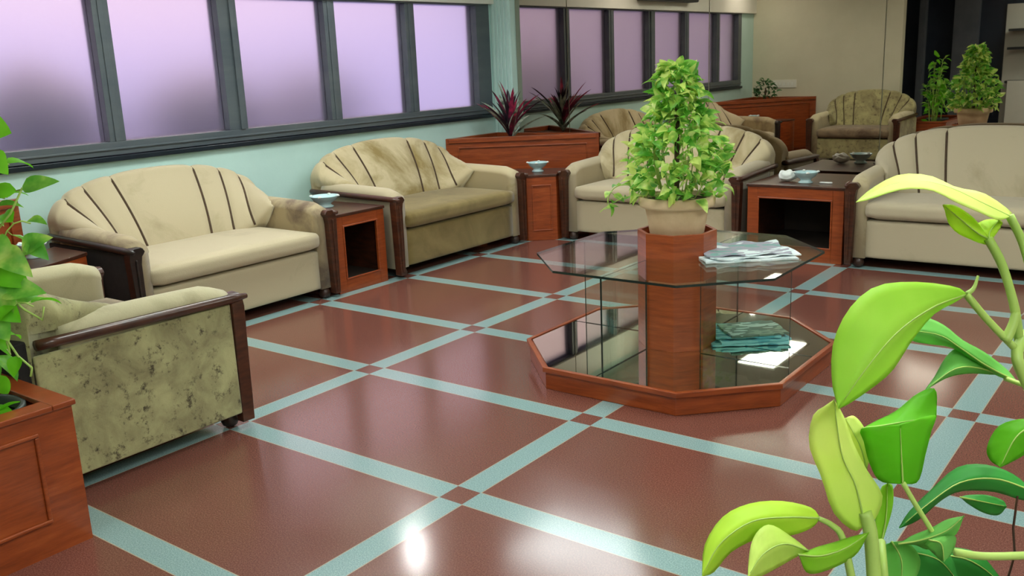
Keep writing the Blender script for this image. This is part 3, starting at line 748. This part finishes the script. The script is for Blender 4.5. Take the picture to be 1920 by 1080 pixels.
# ------------------------------------------------------------------ foreground plant at the right
OR = Vector((3.52, -1.53, 0))
st = empty('plant_stand', OR, label='wooden octagonal plant stand below the foreground lime plant', cat='planter')
obj('stand_column', prism(bmesh.new(), [(.17*cos(rad(22.5+45*k)), .17*sin(rad(22.5+45*k))) for k in range(8)], 0, .56), M_wood, st, bevel=.004)
fp = empty('lime_pothos_plant', OR+Vector((0, 0, .562)), label='large lime-leaved plant filling the bottom right foreground', cat='plant')
O = OR+Vector((0, 0, .562))
obj('pot', lathe(bmesh.new(), [(.11, 0), (.125, .01), (.145, .14), (.16, .15), (.16, .19), (.142, .19), (.136, .165), (.13, .16)], n=36, close=False), M_terra, fp, smooth=True)
obj('soil', lathe(bmesh.new(), [(.134, .15), (.06, .158), (0, .16)], n=24, close=False), M_soil, fp)
D0 = .86
def spl(pts, n):
    """smooth resampling of a polyline of vectors"""
    q = [Vector(p) for p in pts]; q = [q[0]*2-q[1]]+q+[q[-1]*2-q[-2]]; m = len(q)-3; out = []
    for i in range(n+1):
        t = i/n*m; k = min(int(t), m-1); f = t-k; a, b, c, d = q[k:k+4]
        out.append(.5*((2*b)+(c-a)*f+(2*a-5*b+4*c-d)*f*f+(3*b-3*c+d-a)*f**3))
    return out
def big(mid, le, ri, m, d0=D0, d1=D0, dl=.03, dr=.03, cup=.0, n=18):
    """one large leaf from its midrib and its two margins; d0/d1 depth at stalk and tip, dl/dr how far the margins fall back"""
    mid = spl([(u, v, 0) for u, v in mid], n)
    le = spl([mid[0]]+[(u, v, 0) for u, v in le]+[mid[-1]], n); ri = spl([mid[0]]+[(u, v, 0) for u, v in ri]+[mid[-1]], n)
    bm = bmesh.new(); rows = []
    for i in range(n+1):
        t = i/n; d = d0+(d1-d0)*t-cup*sin(pi*t); e = sin(pi*min(1, max(0, t)))**.6
        row = []
        for j in range(-4, 5):
            q = abs(j)/4; S_ = le if j < 0 else ri; k = (dl if j < 0 else dr)*e
            u = mid[i].x+(S_[i].x-mid[i].x)*q; v = mid[i].y+(S_[i].y-mid[i].y)*q
            row.append(bm.verts.new(P(u, v, d+k*.5*q+.0012*sin(i*1.9+j)*q)-O))
        rows.append(row)
    for a, b in zip(rows, rows[1:]):
        for j in range(8): bm.faces.new((a[j], a[j+1], b[j+1], b[j]))
    bmesh.ops.remove_doubles(bm, verts=bm.verts, dist=1e-5)
    o = obj('leaf', bm, m, fp, smooth=True, recalc=False)
    s = o.modifiers.new('thick', 'SOLIDIFY'); s.thickness = .0006
    tb_ = bmesh.new(); tube(tb_, [P(mid[i].x, mid[i].y, d0+(d1-d0)*i/n-cup*sin(pi*i/n)-.0004)-O for i in range(n)], .0010, 5, .0003)
    obj('midrib', tb_, G_stem, o, smooth=True)
    return o
big([(1894, 406), (1840, 380), (1780, 352), (1724, 340), (1665, 348), (1605, 380)], [(1893, 396), (1844, 363), (1793, 352), (1742, 330), (1684, 329), (1634, 355)], [(1872, 413), (1835, 398), (1793, 380), (1745, 357), (1690, 356), (1631, 374)], G_pale, D0, D0-.06, .07, -.03)
big([(1852, 447), (1832, 436), (1800, 410), (1768, 384)], [(1838, 425), (1820, 405), (1790, 386)], [(1856, 459), (1826, 451), (1785, 428)], G_lime, D0, D0-.02, .02, .03)
big([(1856, 453), (1856, 435), (1874, 412)], [(1836, 432), (1832, 420), (1852, 411)], [(1864, 444), (1874, 430), (1880, 418)], G_lime, D0, D0+.01, .02, .01)
big([(1812, 552), (1750, 576), (1684, 622), (1625, 690), (1572, 766)], [(1790, 538), (1713, 529), (1640, 538), (1590, 582), (1562, 645), (1560, 715)], [(1790, 566), (1749, 590), (1708, 640), (1672, 695), (1630, 730), (1590, 757)], G_limeg, D0, D0-.06, .035, .05, .02)
big([(1905, 714), (1850, 686), (1800, 652), (1760, 628), (1695, 618)], [(1886, 692), (1844, 660), (1804, 638), (1769, 610), (1730, 596)], [(1875, 706), (1830, 682), (1787, 652), (1745, 645), (1710, 638)], G_mid, D0+.05, D0+.03, .03, .03)
big([(1884, 706), (1835, 690), (1790, 692), (1736, 730)], [(1850, 685), (1800, 655), (1775, 668), (1752, 708)], [(1860, 702), (1815, 700), (1775, 708)], G_mid, D0+.06, D0+.02, .03, .02)
big([(1693, 908), (1690, 850), (1688, 798)], [(1650, 902), (1630, 868), (1620, 830), (1617, 803)], [(1722, 902), (1736, 850), (1746, 810), (1752, 778)], G_green, D0, D0-.01, .02, .025)
big([(1617, 803), (1660, 797), (1700, 790), (1756, 782)], [(1640, 790), (1680, 770), (1720, 738), (1754, 730)], [(1640, 802), (1680, 799), (1720, 790)], G_green, D0+.005, D0+.02, .05, -.005)
big([(1622, 985), (1604, 910), (1578, 850), (1564, 749)], [(1600, 995), (1562, 960), (1540, 895), (1517, 835), (1524, 780), (1548, 760)], [(1640, 975), (1655, 930), (1625, 880), (1600, 830), (1582, 780)], G_pale, D0, D0-.02, .035, .02)
big([(1625, 880), (1612, 835), (1585, 784)], [(1608, 850), (1585, 810), (1575, 790)], [(1632, 850), (1622, 805), (1602, 780)], G_pale, D0+.03, D0+.03, .01, .01)
big([(1652, 1024), (1662, 965), (1664, 906)], [(1640, 1000), (1644, 950), (1652, 915)], [(1660, 1000), (1674, 950), (1674, 912)], G_limeg, D0+.03, D0+.03, .02, .02)
big([(1537, 972), (1480, 970), (1410, 978), (1350, 1020), (1317, 1080)], [(1520, 952), (1465, 940), (1405, 945), (1355, 970), (1322, 1022)], [(1520, 990), (1480, 1004), (1420, 1010), (1370, 1035), (1338, 1072)], G_lime, D0, D0-.05, .04, .03)
big([(1515, 1032), (1470, 1020), (1430, 1040), (1402, 1082)], [(1485, 1008), (1440, 984), (1410, 1015)], [(1490, 1045), (1455, 1065), (1425, 1080)], G_pale, D0-.02, D0-.06, .03, .03)
big([(1497, 1040), (1540, 1042), (1585, 1028), (1630, 998)], [(1530, 1026), (1565, 1016), (1600, 1005)], [(1515, 1075), (1560, 1066), (1605, 1040)], G_limeg, D0-.03, D0-.01, .03, .03)
big([(1935, 920), (1867, 898), (1800, 905), (1740, 945), (1686, 990)], [(1900, 890), (1849, 872), (1795, 877), (1745, 920), (1705, 960)], [(1920, 938), (1867, 922), (1804, 920), (1765, 937), (1722, 974)], G_dark, D0+.05, D0+.01, .05, .03)
big([(1800, 932), (1840, 940), (1888, 950)], [(1815, 928), (1850, 928), (1880, 938)], [(1815, 945), (1845, 962), (1872, 966)], G_dark, D0+.07, D0+.08, .02, .02)
big([(1940, 795), (1905, 820), (1875, 876)], [(1915, 786), (1872, 800), (1851, 838), (1856, 862)], [(1945, 830), (1920, 852), (1892, 868)], G_green, D0+.03, D0+.02, .03, .02)
big([(1684, 1020), (1730, 1012), (1775, 995), (1808, 967)], [(1710, 1004), (1745, 990), (1775, 974)], [(1715, 1022), (1745, 1030), (1790, 1005)], G_mid, D0, D0-.02, .03, .02)
big([(1742, 1012), (1765, 1020), (1770, 1053)], [(1735, 1022), (1748, 1035), (1762, 1048)], [(1775, 1005), (1792, 1008), (1785, 1035)], G_mid, D0-.02, D0-.02, .02, .02)
big([(1640, 1040), (1700, 1035), (1760, 1050), (1800, 1095)], [(1660, 1020), (1720, 1015), (1780, 1040)], [(1650, 1070), (1700, 1085), (1760, 1110)], G_dark, D0+.05, D0+.04, .03, .03)
big([(1720, 1040), (1800, 1045), (1850, 1070), (1890, 1110)], [(1760, 1025), (1830, 1035), (1870, 1075)], [(1740, 1075), (1790, 1100), (1850, 1120)], G_dark, D0+.06, D0+.05, .03, .03)
big([(1672, 1015), (1690, 1050), (1690, 1100)], [(1655, 1030), (1655, 1065), (1670, 1095)], [(1705, 1020), (1725, 1050), (1715, 1085)], G_mid, D0+.02, D0+.02, .02, .02)
sb = bmesh.new()
def st_(pts, r=.0035, r1=None): tube(sb, [q for q in spl([P(*p)-O for p in pts], 3*len(pts))], r, 8, r1)
st_([(1893, 404, D0), (1915, 450, D0), (1935, 520, D0), (1950, 600, D0+.02)], .0038); st_([(1853, 447, D0), (1880, 500, D0), (1903, 580, D0), (1912, 650, D0+.01)], .0042)
st_([(1812, 552, D0), (1850, 598, D0), (1905, 655, D0)], .0034); st_([(1812, 552, D0), (1826, 540, D0), (1834, 517, D0)], .0026, .0012)
st_([(1885, 640, D0), (1898, 612, D0), (1905, 585, D0)], .005, .004)
st_([(1950, 600, D0+.03), (1908, 655, D0), (1925, 720, D0), (1990, 860, D0+.02), (1940, 1110, D0)], .0052)
st_([(1693, 905, D0), (1716, 945, D0), (1745, 992, D0), (1770, 1040, D0)], .0024); st_([(1790, 1035, D0), (1850, 1043, D0), (1960, 1040, D0)], .0038)
st_([(1622, 960, D0), (1632, 1000, D0), (1640, 1100, D0)], .006, .007); st_([(1652, 1015, D0+.02), (1656, 1060, D0), (1660, 1110, D0)], .004)
st_([(1535, 972, D0), (1560, 985, D0), (1580, 1010, D0), (1600, 1100, D0)], .0024, .004)
st_([(1885, 710, D0+.05), (1920, 722, D0+.03), (1960, 735, D0+.02)], .0026)
for a in ((1640, 1100), (1660, 1110), (1940, 1110), (1600, 1100)):
    p = P(a[0], a[1], D0)-O; tube(sb, curve3(p, (p.x*.6, p.y*.6, .25), (0.03, .02, .15), 8), .006, 8)
obj('stems', sb, G_stem, fp, smooth=True)
sb = bmesh.new(); tube(sb, [P(*p)-O for p in ((1908, 930, D0+.05), (1900, 990, D0+.05), (1903, 1040, D0+.05), (1885, 1100, D0+.05))], .0012, 5)
obj('dry_tendril', sb, M_woodd, fp)

# ------------------------------------------------------------------ papers and ashtrays
def paper_mat(name, a, b, c, sc):
    m, nt, p = mat(name, rough=.6); L = nt.links.new
    tc = N(nt, 'ShaderNodeTexCoord'); mp = N(nt, 'ShaderNodeMapping'); mp.inputs['Scale'].default_value = (1, 3, 1)
    v = N(nt, 'ShaderNodeTexVoronoi'); v.inputs['Scale'].default_value = sc; n = N(nt, 'ShaderNodeTexNoise'); n.inputs['Scale'].default_value = 5
    r = ramp(nt, [(.35, a), (.5, b), (.62, c), (.75, a)], 'CONSTANT'); mx = N(nt, 'ShaderNodeMath', operation='MULTIPLY_ADD'); mx.inputs[1].default_value = .35
    L(tc.outputs['Object'], mp.inputs[0]); L(mp.outputs[0], v.inputs['Vector']); L(tc.outputs['Object'], n.inputs['Vector'])
    L(v.outputs['Distance'], mx.inputs[0]); L(n.outputs['Fac'], mx.inputs[2]); L(mx.outputs[0], r.inputs[0]); L(r.outputs[0], p.inputs['Base Color'])
    return m
M_news = paper_mat('newsprint', s2l(232, 240, 240), s2l(190, 208, 210), s2l(214, 226, 228), 16)
M_news2 = paper_mat('newsprint_picture', s2l(222, 236, 236), s2l(120, 166, 160), s2l(160, 160, 172), 8)
M_teal = paper_mat('teal_cover', s2l(96, 168, 176), s2l(60, 130, 144), s2l(130, 190, 190), 10)
M_grym = paper_mat('grey_green_cover', s2l(130, 150, 128), s2l(168, 190, 176), s2l(92, 112, 96), 12)
def sheet(name, loc, rz, w, d, th, m, label, cat, group, curl=.01, seed=0):
    random.seed(seed); bm = bmesh.new(); nx, ny = 12, 9; top = []; bot = []
    for i in range(nx+1):
        a, b = [], []
        for j in range(ny+1):
            x = (i/nx-.5)*w; y = (j/ny-.5)*d
            e = max(abs(i/nx-.5)*2, abs(j/ny-.5)*2)
            z = curl*(max(0, e-.6)/.4)**2*(.5+.5*sin(i*1.3+j*.9+seed))
            jx = random.uniform(-.004, .004) if e > .95 else 0
            a.append(bm.verts.new((x+jx, y+jx, th+z))); b.append(bm.verts.new((x+jx, y+jx, z*.8)))
        top.append(a); bot.append(b)
    for i in range(nx):
        for j in range(ny):
            bm.faces.new((top[i][j], top[i+1][j], top[i+1][j+1], top[i][j+1])); bm.faces.new((bot[i][j], bot[i][j+1], bot[i+1][j+1], bot[i+1][j]))
    for i in range(nx):
        for jj in (0, ny): bm.faces.new((top[i][jj], top[i+1][jj], bot[i+1][jj], bot[i][jj]))
    for j in range(ny):
        for ii in (0, nx): bm.faces.new((top[ii][j], top[ii][j+1], bot[ii][j+1], bot[ii][j]))
    o = obj(name, bm, m, None, smooth=False); o.location = loc; o.rotation_euler = (0, 0, rz)
    return tag(o, label, cat, group)
NG = 'newspapers lying on the glass table top'
sheet('newspaper', (1.70, 1.93, .6005), rad(40), .46, .37, .008, M_news, 'bottom newspaper of the pile on the glass top', 'newspaper', NG, .006, 1)
sheet('newspaper', (1.71, 1.95, .6095), rad(47), .44, .34, .006, M_news, 'middle newspaper of the pile on the glass top', 'newspaper', NG, .012, 2)
sheet('newspaper', (1.69, 1.96, .6165), rad(36), .42, .31, .006, M_news2, 'topmost newspaper of the pile on the glass top, with a greenish picture', 'newspaper', NG, .014, 3)
MG = 'magazines lying on the mirrored shelf'
for k, (dx, dy, rz, m, lb) in enumerate([(0, 0, 36, M_teal, 'lowest teal magazine of the pile on the mirrored shelf'), (.015, .012, 41, M_teal, 'second teal magazine from the bottom of the shelf pile'),
        (-.01, .02, 33, M_teal, 'third teal magazine of the shelf pile, just under the grey-green one'), (.03, .03, 44, M_grym, 'topmost magazine of the shelf pile, grey-green cover')]):
    sheet('magazine', (1.66+dx, 2.08+dy, .1135+k*.0125), rad(rz), .40-.03*k, .30-.02*k, .010, m, lb, 'magazine', MG, .004, 10+k)

M_cer = noisy('pale_blue_ceramic', [(.3, s2l(170, 208, 212)), (.7, s2l(200, 226, 228))], scale=14, rough=.25)
M_cerw = noisy('white_ceramic', [(.3, s2l(226, 232, 226)), (.7, s2l(238, 242, 236))], scale=9, rough=.3)
def bowl(loc, r, label, group='pale blue ashtray bowls'):
    t = empty('ashtray_bowl', loc, label=label, cat='ashtray', group=group)
    bm = lathe(bmesh.new(), [(r*.55, 0), (r*.6, .005), (r*.42, .018), (r*.42, .028), (r*.75, .05), (r, .082), (r*1.02, .087), (r*.95, .085), (r*.68, .056), (r*.35, .036), (0, .034)], n=32, close=False)
    bw = obj('bowl', bm, M_cer, t, smooth=True)
    for k in range(4):
        a = k*pi/2+.5
        obj('rim_notch', lathe(bmesh.new(), [(.012, 0), (.014, .006), (.008, .012)], (r*.97*cos(a), r*.97*sin(a), .08), 10), M_cerw, bw, smooth=True)
    return t
bowl((-1.44, 4.56, .603), .095, 'pale blue bowl on the small corner cabinet between two sofas')
bowl((-1.80, 2.27, .588), .11, 'pale blue bowl on the open cabinet between the window sofas')
bowl((-1.90, .10, .603), .08, 'pale blue bowl on the left corner cabinet, behind the worn sofa')
bowl((1.03, 4.70, .588), .095, 'pale blue bowl on the wide cabinet, with a cloth beside it')
# crumpled white cloth and cup beside the bowl
random.seed(4)
bm = bmesh.new(); bmesh.ops.create_icosphere(bm, subdivisions=4, radius=1)
for v in bm.verts:
    n_ = sin(v.co.x*7+v.co.y*3)*.07+sin(v.co.y*9-v.co.z*5)*.06
    v.co = Vector((v.co.x*.075*(1+n_), v.co.y*.055*(1+n_), max(-.0, v.co.z*.5+.5)*.085*(1+n_)))
o = obj('crumpled_cloth', bm, M_cerw, None, smooth=True); o.location = (.87, 4.74, .5885); tag(o, 'crumpled white cloth beside the pale blue bowl on the wide cabinet', 'cloth')
o = obj('stirring_stick', rounded_box(-.05, .05, -.009, .009, 0, .012, .005), M_cerw, None, smooth=True); o.location = (1.19, 4.70, .5885); tag(o, 'short white stick lying right of the bowl on the wide cabinet', 'utensil')

# ------------------------------------------------------------------ things seen only through the mirror
t = empty('wall_unit', (WX+.001, 1.85, 2.28), label='dark box-shaped unit high on the window wall, seen in the mirror', cat='air conditioner')
obj('housing', B(.05, .22, -.72, .72, 0, .28), M_darkpl, t, bevel=.02, seg=3)
obj('air_grille', B(.215, .228, -.66, .66, .03, .09), M_black, t, bevel=.003)
obj('mounting_plate', B(0.0, .05, -.65, .65, .03, .26), M_darkpl, t)
t = empty('switch_plate', (-1.97, BY+.001, 1.085), label='white switch plate on the near wall, seen in the mirror', cat='switch')
pt = obj('plate', B(-.19, .19, 0, .012, -.06, .06), M_white, t, bevel=.003)
for k in range(5): obj('switch', B(-.15+k*.065, -.115+k*.065, .012, .018, -.025, .025), M_cerw, pt, bevel=.002)
def pillar(x, y, w_, m, label):
    o = obj('lobby_pillar', B(x-w_/2, x+w_/2, y, y+.15, 0, CZ), m, None, bevel=.005)
    tag(o, label, 'pillar')
M_pil = noisy('slate_pillar', [(.3, s2l(96, 104, 116)), (.7, s2l(116, 124, 134))], scale=3, rough=.4)
pillar(-.86, -4.99, .11, M_pil, 'narrow slate-grey pillar in the dark lobby, seen in the mirror left of the pot plant')
pillar(-.14, -4.99, .40, M_pil, 'broad slate-grey pillar in the dark lobby, mirrored above the pot plant')
t = empty('reception_cabinet', (1.02, -4.7, 0), label='white reception cabinet with dark shelves in the lobby, at the mirror right edge', cat='cabinet')
bm = bmesh.new()
box(bm, -.55, .9, -.28, -.24, 0, 2.2); 
obj('back_board', bm, M_white, t)
bm = bmesh.new()
for z in (.0, .9, 1.45, 1.75): box(bm, -.45, .9, -.24, .1, z, z+.04)
obj('shelf', bm, M_darkpl, t)
obj('counter_front', B(-.40, .9, .1, .14, 0, .94), M_white, t, bevel=.004)

# ------------------------------------------------------------------ trees beyond the frosted windows
def tree(x, y, h, r, label, seed):
    random.seed(seed)
    t = empty('garden_tree', (x, y, -.5), label=label, cat='tree', group='trees beyond the frosted windows')
    bm = bmesh.new()
    for i in range(900):
        d = rv(); rr = r*random.uniform(.5, 1)
        p = Vector((d.x*rr, d.y*rr, h-r*.7+d.z*rr*.8)); q = rv()
        leaf(bm, p, p+q*.22, rv(), .14, .05, .2, 3, 2)
    obj('crown', bm, G_tree, t, recalc=False)
    obj('trunk', lathe(bmesh.new(), [(.1, 0), (.07, h-r)], n=10), M_woodd, t)
tree(-4.9, 1.7, 2.1, .62, 'rounded tree blurred behind the second window pane', 41)
tree(-5.2, 3.6, 2.0, .62, 'tree blurred behind the third window pane', 42)
tree(-5.4, 5.4, 2.0, .55, 'tree blurred behind the fourth window pane', 43)
tree(-4.6, 9.2, 3.9, .75, 'tall tree blurred at the top of the last window pane', 44)
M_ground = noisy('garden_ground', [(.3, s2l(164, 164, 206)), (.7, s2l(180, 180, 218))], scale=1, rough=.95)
struct('ground', B(-30, WX-.2, -20, 30, -.6, -.5), M_ground)
